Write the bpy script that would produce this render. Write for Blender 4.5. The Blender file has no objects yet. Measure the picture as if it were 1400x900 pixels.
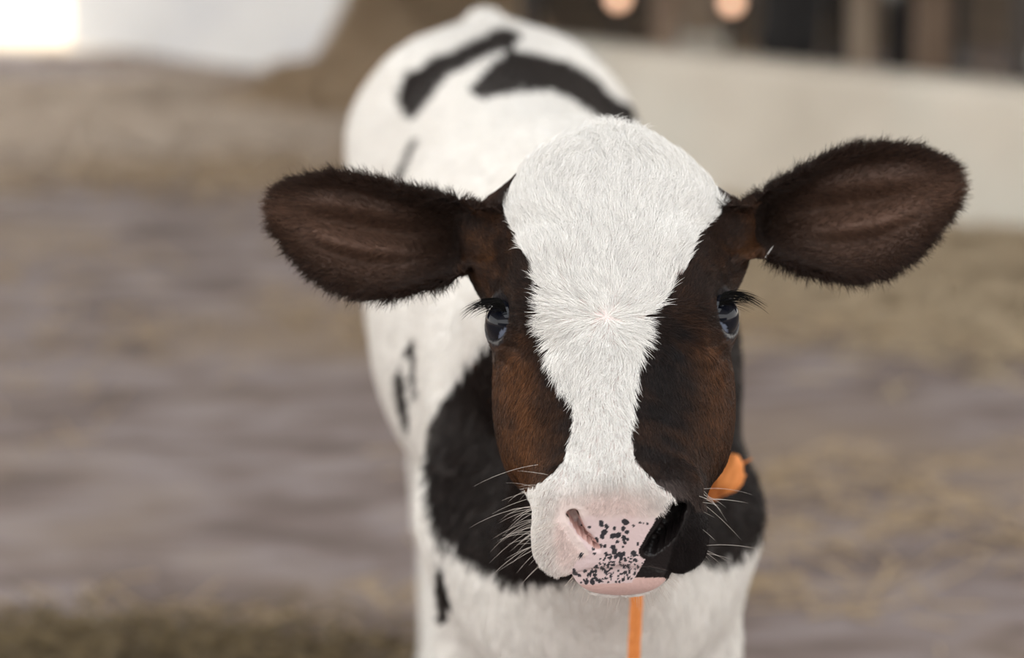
import bpy, bmesh, math, time
import numpy as np
from mathutils import Vector
T0 = time.time()
FURQ = 1.0
rng = np.random.default_rng(7)
sc = bpy.context.scene
COL = sc.collection

# ------------------------------------------------------------------ camera
F_PX, H_CAM, PITCH = 3900.0, 1.126, 0.21
CAM = np.array([0.0, 0.0, H_CAM])
FWD = np.array([0.0, math.cos(PITCH), -math.sin(PITCH)])
UPV = np.array([0.0, math.sin(PITCH), math.cos(PITCH)])
RGT = np.array([1.0, 0.0, 0.0])
cd = bpy.data.cameras.new('camera'); cam = bpy.data.objects.new('camera', cd); COL.objects.link(cam)
cam.location = CAM; cam.rotation_euler = (math.pi/2 - PITCH, 0, 0)
cd.sensor_width = 36; cd.lens = 36*F_PX/1400; cd.clip_start = .05; cd.clip_end = 300
cd.dof.use_dof = True; cd.dof.focus_distance = 1.80; cd.dof.aperture_fstop = 4.2
sc.camera = cam

# ------------------------------------------------------------------ sky, sun, exposure
w = bpy.data.worlds.new('sky'); sc.world = w; w.use_nodes = True
nt = w.node_tree; bg = nt.nodes['Background']
tc = nt.nodes.new('ShaderNodeTexCoord'); sp = nt.nodes.new('ShaderNodeSeparateXYZ')
rp = nt.nodes.new('ShaderNodeValToRGB'); nt.links.new(tc.outputs['Generated'], sp.inputs[0])
nt.links.new(sp.outputs['Z'], rp.inputs[0]); nt.links.new(rp.outputs[0], bg.inputs[0])
rp.color_ramp.elements[0].position = 0.0; rp.color_ramp.elements[0].color = (1.0, .97, .93, 1)
rp.color_ramp.elements[1].position = .8; rp.color_ramp.elements[1].color = (.93, .96, 1.0, 1)
bg.inputs[1].default_value = 3.25
sd = bpy.data.lights.new('sun', 'SUN'); sun = bpy.data.objects.new('sun', sd); COL.objects.link(sun)
sd.energy = 9.0; sd.angle = .02; sd.color = (1, .9, .76)
sun.rotation_euler = Vector((-.80, .12, .60)).to_track_quat('Z', 'Y').to_euler()
vs = sc.view_settings
vs.view_transform = 'Standard'; vs.look = 'None'; vs.gamma = 1; vs.use_curve_mapping = False
vs.exposure = 0.0

# ------------------------------------------------------------------ helpers
def PX(px, py, D):
    return CAM + FWD*D + RGT*((px-700)/F_PX*D) + UPV*((450-py)/F_PX*D)
def GR(px, py, z=0.0):                       # point of the ground plane seen at a pixel
    d = FWD + RGT*((px-700)/F_PX) + UPV*((450-py)/F_PX)
    return CAM + d*((z-H_CAM)/d[2])
def project(P):
    q = P - CAM; D = q@FWD
    return 700 + F_PX*(q@RGT)/D, 450 - F_PX*(q@UPV)/D, D

def mat(name, color=(.5,.5,.5), rough=.6, **kw):
    m = bpy.data.materials.new(name); m.use_nodes = True
    b = m.node_tree.nodes['Principled BSDF']
    b.inputs['Base Color'].default_value = (*color, 1); b.inputs['Roughness'].default_value = rough
    for k, v in kw.items():
        b.inputs[k.replace('_', ' ')].default_value = v
    return m
def noise_mat(name, stops, scale=3.0, rough=.8, stretch=(1,1,1), detail=6, bump=.2, bscale=40, dist=0.0, second=None):
    m = mat(name, rough=rough); t = m.node_tree; N = t.nodes; L = t.links; b = N['Principled BSDF']
    co = N.new('ShaderNodeTexCoord'); mp = N.new('ShaderNodeMapping'); L.new(co.outputs['Object'], mp.inputs[0])
    mp.inputs['Scale'].default_value = stretch
    n = N.new('ShaderNodeTexNoise'); n.inputs['Scale'].default_value = scale; n.inputs['Detail'].default_value = detail
    n.inputs['Distortion'].default_value = dist
    L.new(mp.outputs[0], n.inputs['Vector'])
    r = N.new('ShaderNodeValToRGB'); L.new(n.outputs['Fac'], r.inputs[0])
    e = r.color_ramp.elements
    while len(e) < len(stops): e.new(.5)
    for el, (p, c) in zip(e, stops): el.position = p; el.color = (*c, 1)
    out = r.outputs[0]
    if second:
        n3 = N.new('ShaderNodeTexNoise'); n3.inputs['Scale'].default_value = second[0]; n3.inputs['Detail'].default_value = 3
        L.new(co.outputs['Object'], n3.inputs['Vector'])
        r3 = N.new('ShaderNodeValToRGB'); L.new(n3.outputs['Fac'], r3.inputs[0])
        r3.color_ramp.elements[0].position = second[1]; r3.color_ramp.elements[1].position = second[2]
        mx = N.new('ShaderNodeMix'); mx.data_type = 'RGBA'; L.new(r3.outputs[0], mx.inputs[0])
        L.new(out, mx.inputs[6]); mx.inputs[7].default_value = (*second[3], 1); out = mx.outputs[2]
    L.new(out, b.inputs['Base Color'])
    n2 = N.new('ShaderNodeTexNoise'); n2.inputs['Scale'].default_value = bscale; n2.inputs['Detail'].default_value = 4
    L.new(co.outputs['Object'], n2.inputs['Vector'])
    bp = N.new('ShaderNodeBump'); bp.inputs['Strength'].default_value = bump; bp.inputs['Distance'].default_value = .02
    L.new(n2.outputs['Fac'], bp.inputs['Height']); L.new(bp.outputs[0], b.inputs['Normal'])
    return m
def attr_mat(name, rough=.5, attr='col', spec=.3, coat=0.0, sheen=0.0):
    m = mat(name, rough=rough); t = m.node_tree; b = t.nodes['Principled BSDF']
    a = t.nodes.new('ShaderNodeAttribute'); a.attribute_name = attr
    t.links.new(a.outputs['Color'], b.inputs['Base Color'])
    b.inputs['Specular IOR Level'].default_value = spec; b.inputs['Coat Weight'].default_value = coat
    b.inputs['Sheen Weight'].default_value = sheen
    return m
def link(name, data, material=None, parent=None, loc=None):
    o = bpy.data.objects.new(name, data); COL.objects.link(o)
    if material: data.materials.append(material)
    if parent:
        o.parent = parent
        pl = Vector(parent.location)
        if parent.parent: pl = pl + Vector(parent.parent.location)
        if loc is None: o.location = -pl
    if loc is not None: o.location = loc
    return o
def meshobj(name, V, Fs, material=None, parent=None, smooth=False, loc=None):
    me = bpy.data.meshes.new(name); me.from_pydata([tuple(map(float, v)) for v in V], [], [tuple(map(int, f)) for f in Fs])
    if smooth: me.polygons.foreach_set('use_smooth', [True]*len(me.polygons))
    me.update()
    return link(name, me, material, parent, loc)
def fastmesh(name, V, Q, k):                 # V (n,3), Q (m,k) all the same polygon size
    me = bpy.data.meshes.new(name)
    me.vertices.add(len(V)); me.vertices.foreach_set('co', np.asarray(V, np.float32).ravel())
    me.loops.add(Q.size); me.loops.foreach_set('vertex_index', Q.astype(np.int32).ravel())
    me.polygons.add(len(Q)); me.polygons.foreach_set('loop_start', np.arange(0, Q.size, k, dtype=np.int32))
    me.update(calc_edges=True)
    me.validate()
    return me
def empty(name, loc):
    o = bpy.data.objects.new(name, None); COL.objects.link(o); o.location = loc; o.empty_display_size = .1
    return o
def tag(o, label=None, cat=None, group=None, kind=None):
    if label: o['label'] = label
    if cat: o['category'] = cat
    if group: o['group'] = group
    if kind: o['kind'] = kind
    return o
def box_vf(x0, x1, y0, y1, z0, z1):
    V = [(x, y, z) for z in (z0, z1) for x, y in ((x0,y0),(x1,y0),(x1,y1),(x0,y1))]
    return V, [(3,2,1,0),(4,5,6,7),(0,1,5,4),(1,2,6,5),(2,3,7,6),(3,0,4,7)]
def bevel(o, wd=.01, seg=2):
    m = o.modifiers.new('bevel', 'BEVEL'); m.width = wd; m.segments = seg
    return o
def bar_vf(a, b, wx, wy):                     # square bar from a to b
    a = np.array(a, float); b = np.array(b, float); d = (b-a)/np.linalg.norm(b-a)
    s = np.cross(d, [0,0,1.0] if abs(d[2]) < .9 else [0,1.0,0]); s /= np.linalg.norm(s); t = np.cross(s, d)
    V = [p + s*wx/2*i + t*wy/2*j for p in (a, b) for i, j in ((-1,-1),(1,-1),(1,1),(-1,1))]
    return V, [(3,2,1,0),(4,5,6,7),(0,1,5,4),(1,2,6,5),(2,3,7,6),(3,0,4,7)]
def tube_vf(pts, rad, n=10):
    pts = np.array(pts, float); V = []; Fs = []
    rad = np.broadcast_to(rad, (len(pts),))
    tg = np.gradient(pts, axis=0); tg /= np.linalg.norm(tg, axis=1)[:, None]
    s = np.cross(tg[0], [0.1,.2,1.0]); s /= np.linalg.norm(s)
    for i, p in enumerate(pts):
        s = s - tg[i]*(s@tg[i]); s /= np.linalg.norm(s); t = np.cross(tg[i], s)
        for k in range(n):
            a = 2*math.pi*k/n; V.append(p + rad[i]*(math.cos(a)*s + math.sin(a)*t))
    for i in range(len(pts)-1):
        for k in range(n):
            Fs.append((i*n+k, i*n+(k+1)%n, (i+1)*n+(k+1)%n, (i+1)*n+k))
    Fs.append(tuple(range(n))[::-1]); Fs.append(tuple(range((len(pts)-1)*n, len(pts)*n)))
    return V, Fs
def hair_obj(name, P, R, C, material, parent):
    """P (n,k,3) strand points, R (k,) or (n,k) radii, C (n,3) colours."""
    n, k, _ = P.shape
    hc = bpy.data.hair_curves.new(name); hc.add_curves([k]*n)
    hc.attributes['position'].data.foreach_set('vector', P.astype(np.float32).ravel())
    ra = hc.attributes.get('radius') or hc.attributes.new('radius', 'FLOAT', 'POINT')
    ra.data.foreach_set('value', np.broadcast_to(R, (n, k)).astype(np.float32).ravel())
    ca = hc.attributes.new('col', 'FLOAT_COLOR', 'POINT')
    cc = np.ones((n, k, 4), np.float32); cc[:, :, :3] = C[:, None, :]
    ca.data.foreach_set('color', cc.ravel())
    return link(name, hc, material, parent)

# ------------------------------------------------------------------ implicit surfaces
def smin(a, b, k):
    h = np.maximum(k - np.abs(a-b), 0)/k
    return np.minimum(a, b) - h*h*k*.25
def smax(a, b, k): return -smin(-a, -b, k)
def ell(P, c, r):
    q = P - np.asarray(c, np.float32); r = np.asarray(r, np.float32)
    k0 = np.sqrt(((q/r)**2).sum(-1)); k1 = np.sqrt(((q/(r*r))**2).sum(-1))
    return k0*(k0-1)/np.maximum(k1, 1e-6)
def rcone(P, a, b, ra, rb):
    a = np.asarray(a, np.float32); b = np.asarray(b, np.float32); ab = b-a
    t = np.clip(((P-a)@ab)/(ab@ab), 0, 1)
    return np.sqrt(((P-a-t[..., None]*ab)**2).sum(-1)) - (ra + (rb-ra)*t)
def surface_nets(sdf, xs, ys, zs):
    xs, ys, zs = [np.asarray(a, np.float32) for a in (xs, ys, zs)]
    nx, ny, nz = len(xs), len(ys), len(zs)
    V = np.full((nx, ny, nz), 1.0, np.float32)
    B = 8
    bx, by, bz = [np.arange(0, n, B) for n in (nx, ny, nz)]
    def cen(a, b): return np.array([(a[i]+a[min(i+B, len(a)-1)])/2 for i in b]), np.array([abs(a[min(i+B, len(a)-1)]-a[i])/2 for i in b])
    cx, hx = cen(xs, bx); cy, hy = cen(ys, by); cz, hz = cen(zs, bz)
    G = np.stack(np.meshgrid(cx, cy, cz, indexing='ij'), -1).astype(np.float32)
    Rr = np.sqrt(hx[:,None,None]**2 + hy[None,:,None]**2 + hz[None,None,:]**2)
    d = sdf(G.reshape(-1, 3)).reshape(G.shape[:3])
    near = np.abs(d) < Rr*1.7 + .012
    for i, j, k in zip(*np.nonzero(~near)):
        V[bx[i]:bx[i]+B, by[j]:by[j]+B, bz[k]:bz[k]+B] = d[i, j, k]
    idx = list(zip(*np.nonzero(near)))
    for s in range(0, len(idx), 400):
        ch = idx[s:s+400]; pts = []; sl = []
        for i, j, k in ch:
            X = xs[bx[i]:bx[i]+B]; Y = ys[by[j]:by[j]+B]; Z = zs[bz[k]:bz[k]+B]
            pts.append(np.stack(np.meshgrid(X, Y, Z, indexing='ij'), -1).reshape(-1, 3)); sl.append((i, j, k, len(X), len(Y), len(Z)))
        dd = sdf(np.concatenate(pts)); o = 0
        for i, j, k, a, b, c in sl:
            V[bx[i]:bx[i]+a, by[j]:by[j]+b, bz[k]:bz[k]+c] = dd[o:o+a*b*c].reshape(a, b, c); o += a*b*c
    S = V < 0
    cnt = np.zeros((nx-1, ny-1, nz-1), np.int8)
    for a in (0, 1):
        for b in (0, 1):
            for c in (0, 1): cnt += S[a:nx-1+a, b:ny-1+b, c:nz-1+c]
    act = (cnt > 0) & (cnt < 8)
    I, J, K = np.nonzero(act); n = len(I)
    vid = np.full(act.shape, -1, np.int64); vid[I, J, K] = np.arange(n)
    acc = np.zeros((n, 3)); num = np.zeros(n)
    cor = [(a, b, c) for a in (0,1) for b in (0,1) for c in (0,1)]
    for p in cor:
        for ax in range(3):
            if p[ax]: continue
            q = list(p); q[ax] = 1
            va = V[I+p[0], J+p[1], K+p[2]]; vb = V[I+q[0], J+q[1], K+q[2]]
            m = (va < 0) != (vb < 0)
            t = np.where(m, va/np.where(m, va-vb, 1), 0)
            A = np.stack([xs[I+p[0]], ys[J+p[1]], zs[K+p[2]]], -1); Bq = np.stack([xs[I+q[0]], ys[J+q[1]], zs[K+q[2]]], -1)
            acc += np.where(m[:, None], A + (Bq-A)*t[:, None], 0); num += m
    acc /= num[:, None]
    quads = []
    for ax in range(3):
        sl0 = [slice(None)]*3; sl1 = [slice(None)]*3; sl0[ax] = slice(0, -1); sl1[ax] = slice(1, None)
        ch = S[tuple(sl0)] != S[tuple(sl1)]; ins = S[tuple(sl0)]
        E = np.stack(np.nonzero(ch), -1)
        o1, o2 = [a for a in range(3) if a != ax]
        ok = (E[:, o1] > 0) & (E[:, o2] > 0) & (E[:, o1] < act.shape[o1]) & (E[:, o2] < act.shape[o2]); E = E[ok]
        def g(d1, d2):
            e = E.copy(); e[:, o1] += d1; e[:, o2] += d2
            return vid[e[:, 0], e[:, 1], e[:, 2]]
        q = np.stack([g(-1,-1), g(0,-1), g(0,0), g(-1,0)], -1)
        fl = ins[E[:, 0], E[:, 1], E[:, 2]]
        if ax == 1: fl = ~fl
        q[~fl] = q[~fl][:, ::-1]
        quads.append(q[(q >= 0).all(1)])
    return acc.astype(np.float32), np.concatenate(quads)
def grad(sdf, P, e=.0008):
    P = P.astype(np.float32); G = np.zeros_like(P)
    for a in range(3):
        o = np.zeros(3, np.float32); o[a] = e
        G[:, a] = (sdf(P+o) - sdf(P-o))/(2*e)
    return G
def in_poly(x, y, poly):
    poly = np.asarray(poly, float); r = np.zeros(x.shape, bool); n = len(poly)
    for i in range(n):
        x1, y1 = poly[i]; x2, y2 = poly[(i+1) % n]
        c = ((y1 > y) != (y2 > y))
        r ^= c & (x < (x2-x1)*(y-y1)/((y2-y1) if y2 != y1 else 1e-9) + x1)
    return r
def vnoise(P, s, seed=0):                     # cheap smooth noise in -1..1
    q = P*s; o = np.zeros(len(P))
    r = np.random.default_rng(seed)
    for k in range(6):
        d = r.normal(size=3); o += np.sin(q@d*1.6 + r.uniform(0, 6.28))
    return o/3.0

# ================================================================== SETTING
# floor of trodden earth and litter
m_floor = noise_mat('trodden_earth', [(.30, (.125,.092,.078)), (.45, (.205,.16,.145)), (.58, (.29,.245,.24)), (.75, (.33,.275,.245))],
                    scale=4.6, stretch=(1, 1.9, 1), rough=.9, bump=.5, bscale=30, dist=.6, second=(1.3, .50, .75, (.29,.22,.155)))
V, Fs = box_vf(-9, 9, -5, 9.9, -.1, 0); tag(meshobj('floor', V, Fs, m_floor), kind='structure')
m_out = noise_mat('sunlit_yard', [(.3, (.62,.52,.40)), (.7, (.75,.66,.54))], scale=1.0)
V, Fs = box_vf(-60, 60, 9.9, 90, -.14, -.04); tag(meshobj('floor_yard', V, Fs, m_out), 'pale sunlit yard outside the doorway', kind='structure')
# white wall at the far left with a doorway at its left end
m_white = noise_mat('whitewash', [(.3, (.74,.75,.75)), (.7, (.86,.87,.87))], scale=1.5, rough=.9, bump=.15, second=(2.0,.55,.8,(.60,.62,.66)))
def wall_seg(name, a, b, h, th, m, z0=0.0):
    a = np.array(a[:2]); b = np.array(b[:2]); d = (b-a)/np.linalg.norm(b-a); n = np.array([-d[1], d[0]])*th
    P = [a, b, b+n, a+n]; V = [(p[0], p[1], z) for z in (z0, h) for p in P]
    return tag(meshobj(name, V, [(3,2,1,0),(4,5,6,7),(0,1,5,4),(1,2,6,5),(2,3,7,6),(3,0,4,7)], m), kind='structure')
wa = GR(96, 62); wb = GR(470, 112)
wall_seg('wall_back', wa, wb, 3.2, .2, m_white)
wall_seg('wall_left', (-9, 10.5), (wa[0]-1.7, 10.5), 3.2, .2, m_white)
# low concrete wall to the right
m_conc = noise_mat('limewashed_concrete', [(.3, (.56,.51,.43)), (.7, (.74,.69,.60))], scale=2.5, rough=.9, bump=.2, second=(1.4,.45,.75,(.62,.63,.57)))
wr0 = GR(1400, 348); h_low = .34
dr = (GR(1400,125,h_low)-GR(880,72,h_low)); dr /= np.linalg.norm(dr)
p1 = GR(1400,125,h_low) + dr*1.6; p0 = GR(700,54,h_low)
bevel(wall_seg('wall_right', p0, p1, h_low, .16, m_conc), .02)
# roof on posts, open above the calf
m_roof = noise_mat('roof_sheet', [(.3, (.30,.29,.28)), (.7, (.40,.39,.37))], scale=1.0)
RZ = 4.3
V, Fs = [], []
for b in ((-9, 9, 2.0, 10.8), (-9, -2.4, -5, 2.0), (2.4, 9, -5, 2.0), (-2.4, 2.4, -5, -3.0)):
    v, f = box_vf(b[0], b[1], b[2], b[3], RZ, RZ+.08); Fs += [tuple(i+len(V) for i in q) for q in f]; V += v
tag(meshobj('ceiling', V, Fs, m_roof), kind='structure')
wall_f = noise_mat('grey_boards', [(.3, (.16,.15,.14)), (.7, (.24,.22,.20))], scale=2, stretch=(6,1,1))
wall_seg('wall_skyblock', (9, -5), (-9, -5), 1.8, .2, wall_f)  # unseen wall added to hide horizon sky, kept low for front light
m_backdark = noise_mat('weathered_boards', [(.3, (.10,.075,.055)), (.7, (.17,.13,.10))], scale=2, stretch=(6,1,1))
wall_seg('wall_barn_back', (wb[0], 14.6), (9, 14.6), RZ, .2, m_backdark)
wall_seg('wall_pen_sunstop', (wb[0]+.1, 9.9), (wb[0]+.1, 14.6), RZ, .1, m_backdark)  # added to keep the sun out of the pen
m_litter = noise_mat('brown_litter', [(.3, (.09,.06,.04)), (.7, (.24,.18,.12))], scale=5, rough=.9, bump=.4)
V, Fs = box_vf(wb[0]+.1, 9, 9.9, 14.6, -.03, 0.0)
tag(meshobj('floor_pen', V, Fs, m_litter), kind='structure')
V, Fs = box_vf(wb[0], 9, 10.8, 14.8, RZ, RZ+.08); tag(meshobj('ceiling_pen', V, Fs, m_roof), kind='structure')

# ================================================================== CALF: implicit body
PHI, ROLL = math.radians(25), math.radians(1.5)
O = PX(840, 430, 1.80)
RR = RGT*math.cos(ROLL) + UPV*math.sin(ROLL); UU = -RGT*math.sin(ROLL) + UPV*math.cos(ROLL)
HU = RR                                        # lateral (photo right)
HV = -UU*math.cos(PHI) - FWD*math.sin(PHI)     # along the face towards the muzzle
HW = UU*math.sin(PHI) - FWD*math.cos(PHI)      # out of the forehead
HM = np.stack([HU, HV, HW], 1).astype(np.float32)
def hl(P): return (P - O.astype(np.float32))@HM
def hw(u, v, w_): return O + HU*u + HV*v + HW*w_
tv = np.array([-.175,-.15,-.13,-.10,-.06,-.015,.02,.045,.07,.095,.12,.145,.175])
ta = np.array([.046,.054,.061,.067,.073,.0745,.0715,.069,.064,.0565,.0515,.0505,.048])
td = np.array([-.050,-.030,-.017,-.006,.000,.001,.000,-.002,-.004,-.005,-.005,-.006,-.010])
tb = np.array([-.13,-.14,-.145,-.15,-.155,-.158,-.152,-.14,-.122,-.105,-.092,-.084,-.08])
tn = np.array([2.6,2.6,2.6,2.6,2.5,2.4,2.15,2.0,2.0,2.1,2.7,3.1,3.1])
tw = np.array([-.09,-.085,-.075,-.065,-.055,-.055,-.06,-.062,-.060,-.054,-.047,-.045,-.045])
def smooth_tab(t):
    g = np.linspace(-.2, .2, 401); y = np.interp(g, tv, t); k = np.hanning(33); k /= k.sum()
    return g, np.convolve(np.pad(y, 16, mode='edge'), k, 'valid')
TAB = [smooth_tab(t) for t in (ta, td, tb, tn, tw)]
def tabs(v): return [np.interp(v, g, y).astype(np.float32) for g, y in TAB]
EYE_V, EYE_W, EYE_U, EYE_R = -.015, -.041, .0655, .0165
EYES = {}
for s in (-1, 1):
    g = np.array([s*.80, .02, .60]); g /= np.linalg.norm(g)
    e1 = np.array([-s*.42, .88, .15]); e1 -= g*(e1@g); e1 /= np.linalg.norm(e1)
    EYES[s] = (np.array([s*EYE_U, EYE_V, EYE_W]), g, e1, np.cross(g, e1))
# ears: slices given across the length (centre height, half width) in metres about the ear axis
def ear_tab(rows, base, sc_, sgn):
    a = np.array([abs(r[0]-base[0])/sc_ for r in rows]); c = np.array([-(r[1]-base[1])/sc_ for r in rows]); h = np.array([r[2]*.97/sc_ for r in rows])
    g = np.linspace(-.03, .17, 401); k = np.hanning(15); k /= k.sum()
    f = lambda y: np.convolve(np.pad(np.interp(g, a, y), 7, mode='edge'), k, 'valid')
    return g, f(c), f(h), a[-1]
EARS = {}
_L = [(660,322,40),(640,322,50),(590,329,66),(540,330,77),(490,323,85),(450,313,81),(415,303,66),(390,293,50),(375,285,33),(366,281,15),(362,280,2)]
_R = [(1015,315,38),(1039,308,46),(1068,305,56),(1110,302,76),(1144,297,88),(1178,292,94),(1213,286,92),(1258,273,77),(1292,261,53),(1310,252,33),(1319,247,15),(1323,246,2)]
for s, rows, b in ((-1, _L, (650, 322)), (1, _R, (1028, 310))):
    D = 1.880; scl = F_PX/(D+.02)
    back = .20
    A = RGT*s*math.cos(back) + FWD*math.sin(back)
    Cn = -FWD*math.cos(back) + RGT*s*math.sin(back)
    rows2 = [(r[0], r[1], r[2]) for r in rows]
    g, c, h, amax = ear_tab(rows2, b, scl, s)
    EARS[s] = (PX(b[0], b[1], D).astype(np.float32), A.astype(np.float32), UPV.astype(np.float32), Cn.astype(np.float32), g/math.cos(back)*.985, c, h, amax)
def ear_local(P, s):
    b0, A, B, C, g, c, h, am = EARS[s]
    q = P - b0; a = q@A; b = q@B; cc = q@C
    cb = np.interp(a, g, c).astype(np.float32); hb = np.interp(a, g, h).astype(np.float32)
    hb2 = np.where(a > am*1.02, 1e-3, hb)
    return a, (b-cb)/np.maximum(hb2, .002), cc, hb2, am
def ear_sdf(P, s):
    a, qb, cc, hb, am = ear_local(P, s)
    qc = np.clip(qb, -1.15, 1.15)
    cup = np.interp(a, [-.02, .02, .05, .10, .135], [.055, .053, .036, .016, .005]).astype(np.float32)
    mid = np.clip(1-qc*qc, 0, 1)
    env = np.clip((a-.035)/.03, 0, 1)*np.clip((.125-a)/.03, 0, 1)*np.clip(1.3-np.abs(qc)*1.3, 0, 1)
    ridge = .0075*env*np.cos((qc+.12)*9.5 + a*6)
    c0 = -cup*mid**.8 + ridge + .010*np.clip((a-.02)/.1, 0, 1)*0
    c0 = c0 + np.where(qc < 0, .006*qc*qc, 0)
    th = .0042 - .0018*np.clip(a/.13, 0, 1)
    d1 = (np.abs(cc-c0) - th)*.75
    d2 = (np.abs(qb)-1)*hb*.8
    d3 = np.maximum(-.012-a, a-am)
    return smax(smax(d1, d2, .005), d3, .004)
# pad plane of the nose
PN = np.array([0, .865, .50]); PT = np.array([0, .50, -.865]); PP = np.array([0, .117, -.005])
def pad(u, t, off=0.0): return PP + np.array([u, 0, 0]) + PT*t + PN*off
NOS = {-1: (pad(-.0300, .0185), pad(-.0245, .033), pad(-.0150, .0465)), 1: (pad(.0345, .0165), pad(.0275, .034), pad(.0180, .0495))}
def head_sdf(P):
    q = hl(P); u, v, w_ = q[:, 0], q[:, 1], q[:, 2]; au = np.abs(u)
    vc = np.clip(v, -.175, .175)
    a, d_, b_, n, wc = tabs(vc)
    hgt = np.where(w_ > wc, d_-wc, wc-b_)
    x = au/a; y = np.abs(w_-wc)/hgt
    r = (x**n + y**n + 1e-9)**(1/n)
    rho = np.sqrt(u*u + (w_-wc)**2)
    d = np.where(r > .2, (1-1/np.maximum(r, .05))*rho, -.03)
    d = np.maximum(d, -.04)
    # crown end and muzzle end
    crown = ell(q, (0, -.075, -.085), (.082, .087, .104))
    d = smax(d, np.where(v < -.06, crown, -.05), .02)
    # temples / brow
    for s in (-1, 1):
        d = smin(d, rcone(q, (s*.040, -.045, -.020), (s*.050, -.020, -.028), .018, .020), .018)   # brow ridge
        d = smin(d, rcone(q, (s*.035, -.104, -.062), (s*.070, -.087, -.080), .022, .024), .022)   # ear root
        d = smin(d, rcone(q, (s*.048, -.122, -.056), (s*.080, -.101, -.078), .009, .018), .010)   # muscle over the ear root
        d = smin(d, rcone(q, (s*.052, -.05, -.06), (s*.066, -.070, -.078), .023, .018), .022)
        d = smin(d, ell(q, (s*.048, .035, -.080), (.025, .055, .045)), .025)                       # cheek
        d = smin(d, ell(q, (s*.0325, .137, -.0455), (.0190, .025, .0285)), .016)                    # lip
        d = smin(d, ell(q, (s*.0345, .112, -.019), (.0150, .018, .013)), .010)                    # nostril wing
    d = smin(d, rcone(q, (0, .03, -.022), (0, .112, -.021), .022, .021), .02)                     # nasal bridge
    d = smin(d, ell(q, (0, .118, -.018), (.038, .016, .016)), .012)                               # top of pad
    pl = (v-.117)*.865 + (w_+.005)*.50
    d = smax(d, pl - .0045*np.clip((au-.018)/.02, 0, 1) + .002*np.exp(-(u/.004)**2), .016)
    d = smax(d, np.minimum(-.0655 - w_, (v-.085)*.6), .012)*1.0                    # underside of the upper lip
    low = ell(q, (0.001, .108, -.0915), (.038, .056, .0245)); low = smax(low, (v-.1530), .012)
    d = smin(d, ell(q, (0, .082, -.084), (.046, .046, .025)), .006)
    d = smin(d, low, .004)                                                                        # lower lip and chin
    d = smin(d, rcone(q, (0, .04, -.10), (0, .10, -.085), .045, .030), .02)
    # hollow in front of each eye
    for s in (-1, 1):
        d = smax(d, -rcone(q, (s*.048, .014, -.004), (s*.061, .035, -.018), .006, .003), .022)
    # nose: groove, nostrils, mouth
    for s in (-1, 1):
        d = smax(d, -rcone(q, (s*.0700, .004, -.034), (s*.052, .026, -.0105), .0028, .0016), .006)
        d = smax(d, -rcone(q, (s*.0735, .012, -.040), (s*.060, .034, -.020), .0020, .0012), .005)
    for s in ((-1, 1) if CARVE else ()):
        pts = NOS[s]; n = len(pts); rad = NRAD[s]
        inn = np.array([s*.006, -.020, -.003])
        hole = np.full(len(q), 1.0, np.float32)
        for i_ in range(n-1): hole = np.minimum(hole, rcone(q, pts[i_], pts[i_+1], rad[i_], rad[i_+1]))
        for i_ in range(n): hole = np.minimum(hole, rcone(q, pts[i_], pts[i_]+inn*(1-.6*i_/n), rad[i_], rad[i_]*.8))
        d = smax(d, -hole, .0025)
    slit = np.maximum(np.abs(w_+.0645+.006*np.clip(au/.04, 0, 1)**2) - .0010, .105-v)
    d = smax(d, -np.maximum(slit, -(d+.010)), .002)
    # eyelids
    for s in (-1, 1):
        c, g, e1, e2 = EYES[s]; c = c.astype(np.float32)
        r_ = q - c; L = np.sqrt((r_**2).sum(-1)); Ls = np.maximum(L, 1e-5)
        d = smin(d, L-(EYE_R+.0022), .010)
        A = (r_@e1.astype(np.float32))/Ls; B = (r_@e2.astype(np.float32))/Ls; G = (r_@g.astype(np.float32))/Ls
        cone = (np.sqrt((A/.80)**2 + (B/.80)**2) - 1)*.011
        cone = np.where(G > 0, cone, .05)
        d = smax(d, -np.maximum(cone, L-.030), .0022)
        # lid rims
    return d
CARVE = False
for s in (-1, 1):                              # set the nostril points on the surface of the muzzle
    pts = []
    k_ = np.linspace(0, 2, 7); poly = np.stack([np.interp(k_, [0, 1, 2], [NOS[s][j][a_] for j in range(3)]) for a_ in range(3)], 1)
    for p_ in poly:
        t_ = np.arange(.030, -.02, -.0004); Pq = np.array([hw(*(p_+PN*t)) for t in t_], np.float32); dd = head_sdf(Pq)
        pts.append(p_ + PN*(t_[int(np.argmax(dd < 0))]))
    NOS[s] = tuple(pts)
CARVE = True
NRAD = {-1: [.0040, .0036, .0034, .0032, .0030, .0026, .0020], 1: [.0048, .0056, .0062, .0064, .0060, .0052, .0040]}
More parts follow.
